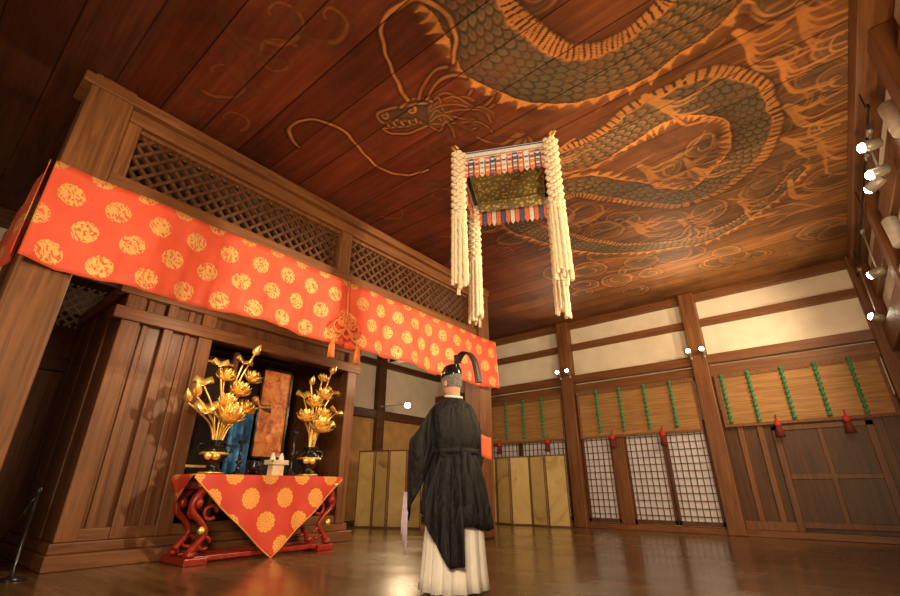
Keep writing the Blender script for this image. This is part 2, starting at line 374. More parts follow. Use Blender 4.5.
k=M(nt,'MULTIPLY',M(nt,'ADD',M(nt,'MULTIPLY',wn.outputs[0],.45),.75),M(nt,'ADD',M(nt,'MULTIPLY',edge,.75),.25))
cc=nt.nodes.new('ShaderNodeCombineColor')
for i in range(3): nt.links.new(k,cc.inputs[i])
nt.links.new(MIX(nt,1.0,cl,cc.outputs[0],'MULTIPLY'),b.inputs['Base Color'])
BUMP(nt,b,M(nt,'ADD',M(nt,'MULTIPLY',n1,.25),M(nt,'MULTIPLY',edge,.6)),.2,.005)
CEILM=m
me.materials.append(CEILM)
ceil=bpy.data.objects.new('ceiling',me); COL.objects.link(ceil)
CEIL2=wood('ceiling_plain',(.05,.013,.006),(.14,.038,.014),0,.6,(1,.42))
B=MB(); B.box(XL-.2,-4.95,YF,YB+.2,ZC,ZC+.08); B.box(-4.95,XR+.2,YF,.5,ZC,ZC+.08); B.obj('aisle_boards',CEIL2,ceil)

# ------------------------------------------------------------------ back wall
B=MB(); B.box(XL-.2,XR+.2,YB,YB+.2,0,ZC); B.obj('wall_back',PLASTER)
B=MB(); B.box(XL,XR,YB-.1,YB,4.3,ZC); B.box(XL,XR,YB-.07,YB,3.76,3.92); B.box(XL,XR,YB-.12,YB,2.98,3.16); B.box(XL,XR,YB-.09,YB,2.72,2.94)
B.box(XL,XR,YB-.16,YB,0,.1)
B.obj('trim_1',W_M[0],bevel=.01)
for x in (-7.2,-4.4,-1.6,1.12):
    B=MB(); B.box(x-.14,x+.14,YB-.22,YB+.02,0,ZC-.002); B.obj('wooden_post',W_M[2],bevel=.015)
m,nt,b=new('bamboo_slats',.6); o=XYZ(nt,COORD(nt))
st=M(nt,'SINE',M(nt,'MULTIPLY',o[2],420)); n=NOISE(nt,COORD(nt,(1,1,30)),2,4)
nt.links.new(RAMP(nt,M(nt,'ADD',M(nt,'MULTIPLY',st,.12),n),[(.3,(.2,.095,.03)),(.7,(.44,.24,.085))]),b.inputs['Base Color']); BUMP(nt,b,st,.4,.004)
BAMB=m
GREEN=flat('green_cord',(.015,.2,.08),.7,0,.4,40); REDT=flat('red_tassel',(.42,.025,.018),.8)
BORD=flat('brown_brocade_border',(.17,.075,.03),.8,0,.4,40)
def blind(x0,x1,cords,tass,zb=1.78):
    e=empty('bamboo_blind')
    B=MB(); B.box(x0,x1,YB-.15,YB-.13,zb,2.72); B.obj('slats',BAMB,e)
    B=MB(); B.box(x0,x1,YB-.17,YB-.12,2.66,2.74); B.box(x0,x1,YB-.165,YB-.125,zb-.03,zb+.02)
    B.box(x0,x0+.05,YB-.16,YB-.125,zb,2.7); B.box(x1-.05,x1,YB-.16,YB-.125,zb,2.7)
    B.obj('border',BORD,e)
    B=MB()
    for c in cords:
        pr=[];z=2.74
        while z>zb+.05:
            pr+= [(.014,z),(.034,z-.02),(.034,z-.045),(.014,z-.06)]; z-=.085
        B.lathe(pr[::-1],(c,YB-.19,0),8)
    B.obj('cords',GREEN,e,True)
    B=MB(); D_=MB()
    for c in tass:
        B.lathe([(.005,.02),(.045,0),(.055,-.05),(.03,-.09)],(c,YB-.24,zb),12)
        D_.lathe([(.03,-.088),(.045,-.1),(.07,-.25),(.01,-.25)],(c,YB-.24,zb),12)
        B.tube([(c,YB-.24,zb),(c,YB-.17,zb+.12)],.01)
    B.obj('tassels',REDT,e,True); D_.obj('tassel_fringe',flat('dark_red_fringe',(.12,.012,.01),.8),e,True)
blind(-1.42,.95,[-1.3,-.87,-.36,.11,.57],[-.62,.3],1.8)
blind(-4.22,-1.78,[-3.75,-3.24,-2.73,-2.22],[-3.5,-2.5],1.76)
blind(-7.02,-4.58,[-6.6,-6.1,-5.6,-5.1],[-6.3,-5.0],1.76)
SHOJI=flat('shoji_paper',(.58,.58,.66),.8,0,.05); 
def shoji(name,x0,x1,z0=.12,z1=1.95,low=False):
    e=empty(name); B=MB(); B.box(x0,x1,YB-.06,YB-.05,z0,z1); B.obj('paper',SHOJI,e)
    B=MB(); 
    for xx in (x0,x1-.045): B.box(xx,xx+.045,YB-.1,YB-.045,z0,z1)
    B.box(x0,x1,YB-.1,YB-.045,z0,z0+.07); B.box(x0,x1,YB-.1,YB-.045,z1-.05,z1)
    nxx=max(3,int(round((x1-x0)/.11)))
    for i in range(1,nxx): 
        xx=x0+(x1-x0)*i/nxx; B.box(xx-.006,xx+.006,YB-.08,YB-.055,z0,z1)
    zz=z0+.15
    while zz<z1-.05: B.box(x0,x1,YB-.085,YB-.052,zz-.006,zz+.006); zz+=.13
    B.obj('lattice',W_D[2],e)
shoji('window_1',-4.24,-3.58); shoji('window_2',-3.32,-2.54); shoji('window_3',-2.52,-1.76)
B=MB(); B.box(-3.58,-3.32,YB-.12,YB-.02,.1,1.95); B.obj('trim_2',W_M[2],bevel=.01)
shoji('window_4',-7.0,-5.8); shoji('window_5',-5.78,-4.6)
B=MB(); B.box(-1.46,1.0,YB-.06,YB-.01,.1,2.1); B.obj('wall_back_planks',PLANKX)
e=empty('door_1'); B=MB(); B.box(-.68,.55,YB-.1,YB-.06,.16,1.66); B.obj('panel',wood('door_panel_wood',(.02,.007,.003),(.085,.03,.01),2),e)
B=MB()
for x in (-.74,.5): B.box(x,x+.1,YB-.125,YB-.055,.1,1.74)
B.box(-.74,.6,YB-.125,YB-.055,1.66,1.74); B.box(-.68,.55,YB-.12,YB-.09,.88,.96); B.box(-.12,-.05,YB-.118,YB-.09,.16,1.66); B.box(-.68,.55,YB-.12,YB-.09,.16,.25)
B.obj('frame',wood('door_frame_wood',(.05,.018,.006),(.17,.065,.022),2),e,bevel=.008)
B=MB()
for x in (-1.25,-.95): B.box(x,x+.09,YB-.1,YB-.055,.1,1.78)
B.box(-1.46,-.74,YB-.11,YB-.055,.1,.24); B.box(.6,.98,YB-.11,YB-.055,.1,.24); B.obj('trim_5',W_M[2],bevel=.008)

# ------------------------------------------------------------------ right wall
B=MB(); B.box(XR,XR+.2,YF,YB,0,ZC); B.obj('wall_right',PLASTER)
B=MB(); B.box(1.02,XR,YF,YB-.1,4.26,ZC-.003); B.box(XR-.08,XR,YF,YB,3.62,3.94); B.box(XR-.14,XR,YF,YB-.02,2.72,3.1); B.box(XR-.1,XR,YF,YB-.16,0,.12)
B.obj('trim_3',W_M[1],bevel=.01)
for y in (1.5,4.3,7.1):
    B=MB(); B.box(XR-.16,XR+.02,y-.14,y+.14,0,4.26); B.obj('wooden_post',W_M[2],bevel=.015)
B=MB(); B.box(XR-.06,XR,YF,YB-.16,.12,2.72); B.obj('wall_right_planks',PLANKV)

# ------------------------------------------------------------------ left wall (far aisle)
B=MB(); B.box(XL-.2,XL,YF,YB,0,ZC); B.obj('wall_left',PLASTER)
B=MB(); B.box(XL,XL+.1,YF,YB,4.2,ZC); B.box(XL,XL+.12,YF,YB,3.6,3.75); B.box(XL,XL+.14,YF,YB,2.3,2.5)
B.box(XL,XL+.1,YF,YB,0,.1)
for y in (5.6,7.6): B.box(XL,XL+.16,y-.12,y+.12,0,ZC)
B.obj('trim_4',W_D[1],bevel=.01)
B=MB(); B.box(XL,XL+.05,YF,5.5,.1,3.2); B.obj('wall_left_planks',PLANKV)
B=MB(); B.box(XL,XL+.04,5.7,YB,.1,2.3); B.obj('wall_left_panel',flat('ochre_panel',(.42,.24,.085),.6,0,.2,4))

# ------------------------------------------------------------------ lattice helper
def lattice(B,X,y0,y1,z0,z1,sp,w=.022,t=.03,swap=False):
    H=z1-z0; n=int((y1-y0+H)/sp)+2
    for d in (1,-1):
        for k in range(n):
            ys=(y0-H+k*sp) if d==1 else (y0+k*sp)
            za,zb=z0,z1
            if d==1: za=max(za,z0+(y0-ys)); zb=min(zb,z0+(y1-ys))
            else: za=max(za,z0+(ys-y1)); zb=min(zb,z0+(ys-y0))
            if zb-za<.01: continue
            p0=(X+(.008 if d==1 else -.008),ys+d*(za-z0),za); p1=(X+(.008 if d==1 else -.008),ys+d*(zb-z0),zb)
            B.beam(p0,p1,w,t,(1,0,0))
B=MB(); lattice(B,XL+.16,-1.2,1.9,2.95,3.6,.14,.03); B.obj('lattice_window',flat('pale_lattice',(.5,.42,.3),.7))
# ------------------------------------------------------------------ altar frame
PX=-4.8
for nm,y in (('wooden_pillar',.45),('wooden_pillar',6.72)):
    B=MB(); B.box(PX-.18,PX+.18,y-.18,y+.18,0,ZC-.002); B.obj(nm,W_L[2],bevel=.03)
B=MB(); B.box(-7.4,-7.1,.27,.63,0,ZC-.002); B.obj('wooden_pillar',W_D[2],bevel=.03)
e=empty('altar_transom')
B=MB(); B.box(PX-.12,PX+.12,.63,6.54,4.16,ZC-.003); B.box(PX-.14,PX+.14,.63,6.54,3.3,3.52); B.box(PX-.1,PX+.1,.63,6.54,2.9,3.28)
B.box(PX-.17,PX+.2,.2,6.9,4.3,4.42)
B.obj('beams',W_L[1],e,bevel=.012)
B=MB()
for y in (.66,3.42,6.44): B.box(PX-.1,PX+.1,y-.1,y+.1,3.5,4.18)
B.box(PX-.06,PX+.06,.7,6.4,3.52,3.57); B.box(PX-.06,PX+.06,.7,6.4,4.12,4.17)
B.obj('struts',W_L[2],e,bevel=.008)
LATM=wood('lattice_wood',(.045,.016,.006),(.17,.07,.026),2)
B=MB(); lattice(B,PX,.76,3.32,3.57,4.12,.15,.034,.045); lattice(B,PX,3.52,6.34,3.57,4.12,.15,.034,.045)
B.obj('diamond_lattice',LATM,e)
B=MB(); B.box(-7.1,PX-.18,.35,.55,3.3,3.52); B.box(-7.1,PX-.18,.35,.55,4.2,ZC-.01); B.box(-7.1,PX-.18,6.62,6.82,3.3,3.52); B.obj('side_beams',W_D[0],e,bevel=.01)
DARK=flat('shade_dark_wood',(.012,.007,.004),.8)
B=MB(); B.box(-8.4,PX-.2,.7,6.5,4.2,4.24); B.box(PX-.62,PX-.58,.7,6.5,3.2,4.2); B.obj('inner_ceiling_backing',DARK,e)  # near-black ceiling and backing sheet paint in the shade behind the lattice

# ------------------------------------------------------------------ curtain
CX=PX+.275
def curt(u,v,y0,y1,ph):
    y=y0+(y1-y0)*u; z=3.31-.9*v-.022*math.sin(y*2.1+ph)*v
    x=CX+.012+(.012+.038*v)*math.sin(y*6.5+ph+1.2*math.sin(y*1.7))+.014*math.sin(y*19+v*2)*v+.006*math.sin(y*41+3*v)*v
    return (x,y,z)
e=empty('red_brocade_curtain')
B=MB(); B.grid(lambda u,v:curt(u,v,.25,3.36,0),190,14,0,lambda u,v:(u*3.11,.9*(1-v)+.02))
B.grid(lambda u,v:curt(u,v,3.34,6.92,2),200,14,0,lambda u,v:(.21+u*3.58,.9*(1-v)+.02))
B.grid(lambda u,v:(CX-1.9*u, .215+(.01+.02*v)*math.sin(u*17),3.31-.9*v),90,12,0,lambda u,v:(u*1.9,.9*(1-v)))
B.obj('cloth',CURT,e,True,solid=.006)
B=MB()
ORC=flat('orange_cord',(.8,.22,.06),.6)
kx=CX+.1; ky=3.36; kz=2.62
def loop(cy,cz,r,a0,a1,k=14,squash=1):
    return [(kx,cy+r*math.cos(a0+(a1-a0)*i/k),cz+r*squash*math.sin(a0+(a1-a0)*i/k)) for i in range(k+1)]
B.tube([(kx-.05,ky,3.3),(kx-.03,ky,2.95),(kx,ky,2.7)],.016)
for yy,zz_,rr_ in ((-.12,0,.085),(.12,0,.085),(0,.1,.07),(-.08,.07,.06),(.08,.07,.06),(0,-.06,.06)): B.tube(loop(ky+yy,kz+zz_,rr_,0,2*PI),.014)
B.tube([(kx,ky-.14,kz+.08),(kx,ky,kz),(kx,ky+.14,kz-.08)],.016); B.tube([(kx,ky+.14,kz+.08),(kx,ky,kz),(kx,ky-.14,kz-.08)],.016)
for s in (-1,1):
    B.tube([(kx,ky,kz),(kx,ky+s*.1,kz-.12),(kx,ky+s*.2,kz-.2)],.012)
    B.lathe([(.005,.03),(.035,0),(.025,-.04),(.035,-.06),(.045,-.22),(.01,-.22)],(kx,ky+s*.2,kz-.2),12)
B.obj('knot_tassel',ORC,e,True)

# ------------------------------------------------------------------ inner sanctuary (chamber)
e=empty('altar_sanctuary')
SX=-6.3; y0=1.42; y1=5.05; zt=3.05
B=MB(); B.box(SX-2,SX+.18,y0-.06,y1+.06,0,.14); B.box(SX-2,SX+.08,y0-.03,y1+.03,.14,.24); B.obj('base_step',W_M[1],e,bevel=.012)
B=MB(); B.box(SX-1.9,SX-.04,y0+.02,y0+.08,.24,zt); B.obj('side_planks',wood('plank_side',(.06,.023,.009),(.18,.075,.028),2,.5,(0,.26)),e)
B=MB(); B.box(SX-1.9,SX-.04,y1-.08,y1-.02,.24,zt); B.obj('side_planks_far',W_M[2],e)
B=MB(); B.box(SX-.06,SX-.02,y0+.1,2.45,.24,zt); B.box(SX-.06,SX-.02,2.4,5,2.62,zt); B.obj('front_planks',PLANKV,e)
B=MB()
for y,w in ((y0+.1,.2),(1.95,.12),(2.42,.18),(4.95,.2)): B.box(SX-.12,SX+.06,y-w/2,y+w/2,.24,zt)
for y in (1.7,2.2): B.box(SX-.04,SX+.01,y-.035,y+.035,.24,zt)
for x in (-6.9,-7.6,-8.2): B.box(x-.08,x+.08,y0,y0+.1,.24,zt)
B.obj('posts',W_M[2],e,bevel=.015)
B=MB(); B.box(SX-.12,SX+.1,y0-.1,y1+.05,2.62,2.78); B.box(SX-.12,SX+.1,y0-.1,y1+.05,zt-.1,zt+.08); B.box(SX-2,SX+.06,y0-.05,y0+.1,zt-.1,zt+.08); B.box(SX-.1,SX+.04,y0+.1,y1,.24,.36)
B.obj('lintels',W_M[1],e,bevel=.012)
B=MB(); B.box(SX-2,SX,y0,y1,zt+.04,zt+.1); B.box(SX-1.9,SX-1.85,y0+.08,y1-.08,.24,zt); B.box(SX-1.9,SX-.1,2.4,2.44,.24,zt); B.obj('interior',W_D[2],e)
B=MB(); B.box(-7.9,-6.7,2.6,4.75,.24,.9); B.box(-7.9,-7.1,2.6,4.75,.9,1.2); B.obj('inner_shelf',BLACK,e,bevel=.01)
m,nt,b=new('gilt_painting',.4); n=NOISE(nt,COORD(nt,(1,3,3)),2.5,5,.6,1)
nt.links.new(RAMP(nt,n,[(.25,(.12,.03,.01)),(.45,(.6,.15,.03)),(.6,(.8,.32,.06)),(.8,(.25,.07,.025))]),b.inputs['Base Color'])
e2=empty('painted_panel'); B=MB(); B.box(-6.95,-6.92,3.68,4.2,1.2,2.55); B.obj('picture',m,e2)
B=MB(); 
for yy in (3.66,4.18): B.box(-6.98,-6.89,yy,yy+.03,1.17,2.58)
B.box(-6.98,-6.89,3.66,4.21,1.17,1.2); B.box(-6.98,-6.89,3.66,4.21,2.54,2.58); B.box(-6.98,-6.89,3.85,4.05,.9,1.17); B.obj('frame',BLACK,e2)
BLUE=flat('blue_brocade',(.03,.17,.42),.6,0,.8,9)
B=MB(); B.grid(lambda u,v:(-6.85+.03*math.sin(u*14),3.24+.34*u,1.95-1.03*v),30,10); B.obj('blue_brocade_drape',BLUE,None,True,solid=.01)
e2=empty('lacquered_altar_door'); B=MB(); B.box(-6.62,-6.58,2.5,3.05,.95,2.5); B.obj('leaf',BLACK,e2,bevel=.01)
B=MB(); 
for z in (1.0,1.7,2.4): B.box(-6.575,-6.565,2.5,3.05,z,z+.03)
B.obj('fittings',GOLD,e2)
B=MB(); B.box(-6.62,-6.54,3.0,3.06,.36,2.62); B.box(-6.62,-6.54,2.46,2.5,.36,2.62); B.obj('jambs',W_M[2],e2)

# ------------------------------------------------------------------ offering table
e=empty('offering_table')
TX0,TX1,TY0,TY1,TZ=-6.02,-5.5,2.38,4.26,.88
B=MB(); B.box(TX0,TX1,TY0,TY1,TZ-.05,TZ); B.box(TX0+.03,TX1-.03,TY0+.05,TY1-.05,TZ-.14,TZ-.05)
B.box(TX0-.04,TX1+.04,TY0+.0,TY0+.24,.0,.07); B.box(TX0-.04,TX1+.04,TY1-.24,TY1,.0,.07); B.box(TX1-.1,TX1-.02,TY0+.1,TY1-.1,.03,.08); B.box(TX0+.02,TX0+.1,TY0+.1,TY1-.1,.03,.08)
B.obj('top_and_rails',VERM,e,bevel=.01)
B=MB()
for xx in (TX0+.07,TX1-.05):
    for sy,yy in ((1,TY0+.12),(-1,TY1-.12)):
        pts=[(xx,yy+sy*.02,.76),(xx,yy-sy*.09,.64),(xx,yy-sy*.10,.52),(xx,yy+sy*.02,.4),(xx,yy+sy*.08,.3),(xx,yy+sy*.0,.18),(xx,yy-sy*.06,.1),(xx,yy-sy*.05,.06)]
        P=[tuple(p) for p in smooth_path(pts,5)]
        n=len(P); B.tube(P,[.06-.03*abs(math.sin(i/n*PI)) for i in range(n)],10)
        B.tube([(xx,yy+sy*(.1+.07*math.cos(t*.5)),.5+.07*math.sin(t*.5)) for t in range(12)],.02,8)
        B.tube([(xx,yy+sy*(.09+.06*math.cos(t*.5)),.2+.06*math.sin(t*.5)) for t in range(12)],.018,8)
        B.ball((xx+.03,yy-sy*.06,.6),.045,.045,.06); B.ball((xx+.03,yy-sy*.05,.1),.05,.06,.04)
B.obj('carved_legs',VERM,e,True)
B=MB()
for yy in (TY0+.03,TY1-.03): B.ball((TX1+.015,yy,TZ-.09),.03)
B.box(TX1,TX1+.006,TY0,TY1,TZ-.05,TZ-.035)
for yy in (TY0+.12,TY1-.12): B.ball((TX1+.03,yy,.33),.03,.04,.04)
B.obj('gilt_fittings',GOLD,e,True)
def cl(u,v):
    y=TY0-.06+(TY1-TY0+.12)*u; drop=.86*(1-abs(2*u-1))**.95+.03
    z=TZ+.012-drop*v; x=TX1+.025+.07*v*(1-abs(2*u-1))+.018*math.sin(u*26)*v
    return (x,y,z)
B=MB(); W=TY1-TY0+.12
B.grid(cl,60,24,0,lambda u,v:(W*u,.9-(.86*(1-abs(2*u-1))+.03)*v))
B.grid(lambda u,v:(TX1+.025-(TX1-TX0+.03)*v,TY0-.06+W*u,TZ+.012),30,6,0,lambda u,v:(W*u,.9+.5*v))
B.grid(lambda u,v:(TX1+.025-(TX1-TX0+.03)*u,TY0-.06-.03*v,TZ+.012-.26*v*(1-abs(2*u-1))-.02*v),16,5,0,lambda u,v:(.5*u,.9-.2*v))
B.grid(lambda u,v:(TX1+.025-(TX1-TX0+.03)*u,TY1+.06+.03*v,TZ+.012-.2*v*(1-abs(2*u-1))-.02*v),16,5,0,lambda u,v:(.5*u,.9-.2*v))
B.obj('brocade_cloth',CLOTH,e,True,solid=.005)
B=MB()
B.tube([cl(i/40,1) for i in range(41)],.009,6); B.obj('gold_hem',flat('gold_braid',(.7,.3,.08),.5,.3),e,True)

# ------------------------------------------------------------------ lotus vases
TT=TZ+.016
def vase(cx,cy,items):
    e=empty('gilded_lotus_vase'); z=TT
    B=MB(); B.lathe([(.12,0),(.14,.02),(.10,.05),(.06,.09),(.08,.13),(.14,.19),(.16,.23),(.12,.29),(.07,.32),(.07,.34),(.12,.38),(.115,.385),(.05,.34)],(cx,cy,z),28)
    for s in (-1,1): B.tube([(cx,cy+s*.14,z+.24),(cx,cy+s*.21,z+.27),(cx,cy+s*.2,z+.33),(cx,cy+s*.11,z+.35)],.014)
    B.obj('vase',BLACK,e,True)
    B=MB(); B.lathe([(.141,.012),(.143,.02),(.12,.03)],(cx,cy,z),28); B.lathe([(.161,.22),(.165,.235),(.161,.245)],(cx,cy,z),28)
    B.ball((cx+.14,cy-.04,z+.2),.035,.05,.045); B.ball((cx+.1,cy-.11,z+.2),.03,.05,.04)
    top=z+.36
    for (dy,dz,dx,kind,r) in items:
        r*=1.2
        p=Vector((cx+dx,cy+dy,z+dz)); base=Vector((cx+dx*.1,cy+dy*.08,top-.1))
        mid=base.lerp(p,.5)+Vector((0,-dy*.25,.04)); pts=[tuple(q) for q in (base,mid,p)]
        P=smooth_path(pts,6); B.tube([tuple(q) for q in P],.010,6)
        up=Vector((.45,dy*.8,.8)).normalized()
        Q=Vector((0,0,1)).rotation_difference(up).to_matrix()
        if kind=='f':
            for rg,(num,tilt,ln) in enumerate(((6,.35,1.0),(8,.85,1.1),(8,1.25,1.05))):
                for k in range(num):
                    a=2*PI*(k+.5*rg)/num
                    d=Vector((math.cos(a)*math.sin(tilt),math.sin(a)*math.sin(tilt),math.cos(tilt)))
                    side=Vector((-math.sin(a),math.cos(a),0)); nn=d.cross(side)
                    vs=[];wd=.36*r
                    for i in range(5):
                        t=i/4; c=d*(r*ln*t)+Vector((0,0,.25*r*t*t)); ww=wd*math.sin(PI*(.12+.85*t)); 
                        for s2 in (-1,0,1): vs.append(p+Q@(c+side*ww*s2+nn*(-.12*r if s2==0 else 0)*(1 if i<4 else 0)))
                    fs=[]
                    for i in range(4):
                        for j in range(2): fs.append((i*3+j,i*3+j+1,(i+1)*3+j+1,(i+1)*3+j))
                    B.add(vs,fs)
            B.ball(p+Q@Vector((0,0,.25*r)),.25*r,.25*r,.2*r,n=8,m=6)
        elif kind=='l':
            n=16; vs=[tuple(p)]; 
            for rr in (.5,1):
                for k in range(n):
                    a=2*PI*k/n; vs.append(tuple(p+Q@Vector((r*rr*math.cos(a),r*rr*math.sin(a),(.12*rr*rr+.08*rr*math.sin(4*a))*r*3))))
            fs=[(0,1+k,1+(k+1)%n) for k in range(n)]+[(1+k,1+n+k,1+n+(k+1)%n,1+(k+1)%n) for k in range(n)]
            B.add(vs,fs)
        else:
            B.lathe([(.004,-.0),(r*.45,r*.35),(r*.5,r*.8),(r*.25,r*1.4),(.003,r*1.8)],p,10,axis=up)
    B.obj('gilt_lotus',GOLD,e,True,solid=.004)
vase(-5.78,2.62,[(0,.60,.14,'f',.17),(-.2,.72,.0,'l',.13),(.24,.74,.02,'f',.12),(-.36,.86,.05,'b',.09),(.12,.95,.06,'f',.12),(-.05,1.12,-.02,'f',.11),
   (.28,1.15,.0,'f',.11),(-.16,1.28,.04,'l',.09),(.16,1.38,-.02,'l',.1),(.26,1.50,.02,'b',.08),(-.28,1.04,-.05,'l',.1),(.46,.84,.02,'l',.13),(-.02,.8,.1,'f',.1),(-.44,.78,.04,'b',.08)])
vase(-5.78,3.95,[(0,.60,.14,'f',.16),(.22,.72,.0,'l',.12),(-.16,.74,.02,'f',.12),(.34,.9,.05,'l',.1),(-.08,.95,.06,'f',.12),(.12,1.1,-.02,'f',.12),
   (.28,1.2,.0,'l',.1),(-.14,1.25,.04,'b',.07),(.08,1.36,-.02,'f',.08),(.2,1.48,.02,'b',.08),(.08,.8,.1,'f',.1),(-.22,1.08,0,'l',.09)])
B=MB(); B.lathe([(.085,0),(.09,.02),(.04,.05),(.02,.1),(.02,.25),(.04,.28),(.02,.31),(.018,.5),(.05,.55),(.06,.57),(.015,.575),(.012,.62)],(-5.72,3.64,TT),20); B.obj('black_candlestick',BLACK,None,True)
B=MB(); B.lathe([(.06,0),(.065,.02),(.03,.04),(.02,.12),(.045,.15),(.02,.17),(.018,.35),(.05,.38),(.045,.4),(.01,.4)],(-5.7,2.9,TT),20); B.obj('black_candlestick',BLACK,None,True)
e=empty('incense_burner'); B=MB(); B.lathe([(.05,.04),(.085,.07),(.095,.11),(.075,.15),(.08,.17),(.07,.17),(.06,.13)],(-5.68,3.1,TT),20)
for k in range(3):
    a=k*2.09; B.tube([(-5.68+.05*math.cos(a),3.1+.05*math.sin(a),TT+.07),(-5.68+.08*math.cos(a),3.1+.08*math.sin(a),TT+.012)],.012)
B.obj('bowl',BLACK,e,True)
PALE=flat('pale_hinoki',(.8,.68,.46),.6)
e=empty('wooden_offering_stand'); B=MB(); zz=TT
B.box(-5.68,-5.56,3.28,3.44,zz,zz+.13); B.box(-5.72,-5.52,3.24,3.48,zz+.13,zz+.145)
for a,b_ in (((-5.72,-5.705),(3.24,3.48)),((-5.535,-5.52),(3.24,3.48)),((-5.72,-5.52),(3.24,3.255)),((-5.72,-5.52),(3.465,3.48))): B.box(a[0],a[1],b_[0],b_[1],zz+.145,zz+.185)
B.obj('tray',PALE,e,bevel=.003)
B=MB(); B.lathe([(.03,0),(.04,.03),(.03,.08),(.012,.13)],(-5.62,3.3,zz+.146),14); B.lathe([(.03,0),(.04,.03),(.03,.08),(.012,.13)],(-5.62,3.42,zz+.146),14); B.obj('sake_flasks',flat('white_porcelain',(.85,.84,.8),.2),e,True)

# ------------------------------------------------------------------ folding screens
m,nt,b=new('gold_leaf_screen',.42,.2); n=NOISE(nt,COORD(nt),1.3,6,.65,1.2)
nt.links.new(RAMP(nt,n,[(.3,(.22,.14,.05)),(.45,(.5,.36,.14)),(.7,(.64,.5,.22))]),b.inputs['Base Color']); SCR=m
SBD=flat('screen_border',(.12,.06,.025),.4)
def screen(pts,h):
    e=empty('folding_screen'); A=MB(); F=MB()
    for (a,b2) in zip(pts[:-1],pts[1:]):
        a=Vector((*a,0)); b2=Vector((*b2,0)); d=(b2-a).normalized(); nr=Vector((-d.y,d.x,0))
        a2=a+d*.01; c2=b2-d*.01
        A.beam(a2+Vector((0,0,h/2)),c2+Vector((0,0,h/2)),h-.02,.02,nr)
        for z in (.02,h-.015): F.beam(a2+Vector((0,0,z)),c2+Vector((0,0,z)),.03,.03,nr)
        for p in (a2+d*.012,c2-d*.012): F.beam(p+Vector((0,0,.005)),p+Vector((0,0,h)),.022,.03,nr)
    A.obj('panels',SCR,e); F.obj('border',SBD,e)
screen([(-6.75,9.35),(-6.3,9.5),(-5.85,9.36),(-5.4,9.5),(-4.95,9.36),(-4.5,9.48)],1.42)
screen([(-8.05,6.75),(-7.7,6.92),(-7.35,7.0),(-7.0,7.2),(-6.65,7.28)],1.5)

# ------------------------------------------------------------------ hanging canopy
T=Matrix.Translation((-2.165,3.74,0))@Matrix.Rotation(math.radians(26.4),4,'Z')
CREAM=flat('cream_silk',(.70,.59,.42),.85,0,.16,50,.3); ORF=flat('orange_silk',(.62,.16,.06),.7,0,.3,60); WHF=flat('white_blue_silk',(.62,.62,.62),.7,0,.2,60)
NAVY=flat('navy_silk',(.06,.09,.22),.7,0,.3,60)
m,nt,b=new('canopy_gold_brocade',.6); vn=nt.nodes.new('ShaderNodeTexVoronoi'); vn.inputs['Scale'].default_value=22; nt.links.new(COORD(nt),vn.inputs[0])
nt.links.new(RAMP(nt,vn.outputs[0],[(.2,(.6,.42,.12)),(.5,(.16,.13,.05))]),b.inputs['Base Color']); GB=m
e=empty('hanging_canopy'); hw=.44; zt=4.1
B=MB(T); 
for s in (-1,1): B.box(-hw-.03,hw+.03,s*hw-.02,s*hw+.02,zt-.03,zt+.02); B.box(s*hw-.02,s*hw+.02,-hw,hw,zt-.03,zt+.02)
B.obj('frame',BLACK,e,bevel=.004)
B=MB(T); B.loft([[(sx*hw,sy*hw,zt+.01) for sx,sy in ((-1,-1),(1,-1),(1,1),(-1,1))],[(sx*.25,sy*.25,zt+.06) for sx,sy in ((-1,-1),(1,-1),(1,1),(-1,1))],[(sx*.03,sy*.03,zt+.15) for sx,sy in ((-1,-1),(1,-1),(1,1),(-1,1))]]); B.obj('brocade_roof',GB,e)
B=MB(T)
for sx in (-1,1):
    for sy in (-1,1):
        B.tube([(sx*hw,sy*hw,zt+.02),(sx*(hw+.06),sy*(hw+.06),zt+.03),(sx*(hw+.11),sy*(hw+.11),zt+.08),(sx*(hw+.08),sy*(hw+.08),zt+.12),(sx*(hw+.05),sy*(hw+.05),zt+.09)],[.02,.018,.015,.012,.015],8)
B.lathe([(.05,zt+.14),(.06,zt+.17),(.03,zt+.2),(.012,zt+.23)],(0,0,0),14)
B.obj('gilt_finials',GOLD,e,True)
B=MB(T); 
for k in range(8): B.tube([(0+.018*math.cos(t*PI/4)*(k%2),.018*math.cos(t*PI/4)*((k+1)%2),zt+.22+.018*k+.014*math.sin(t*PI/4)) for t in range(9)],.004,5)
B.tube([(0,0,zt+.2),(0,0,ZC-.002)],.006,6); B.obj('chain',BLACK,e)
B=MB(T); n=15
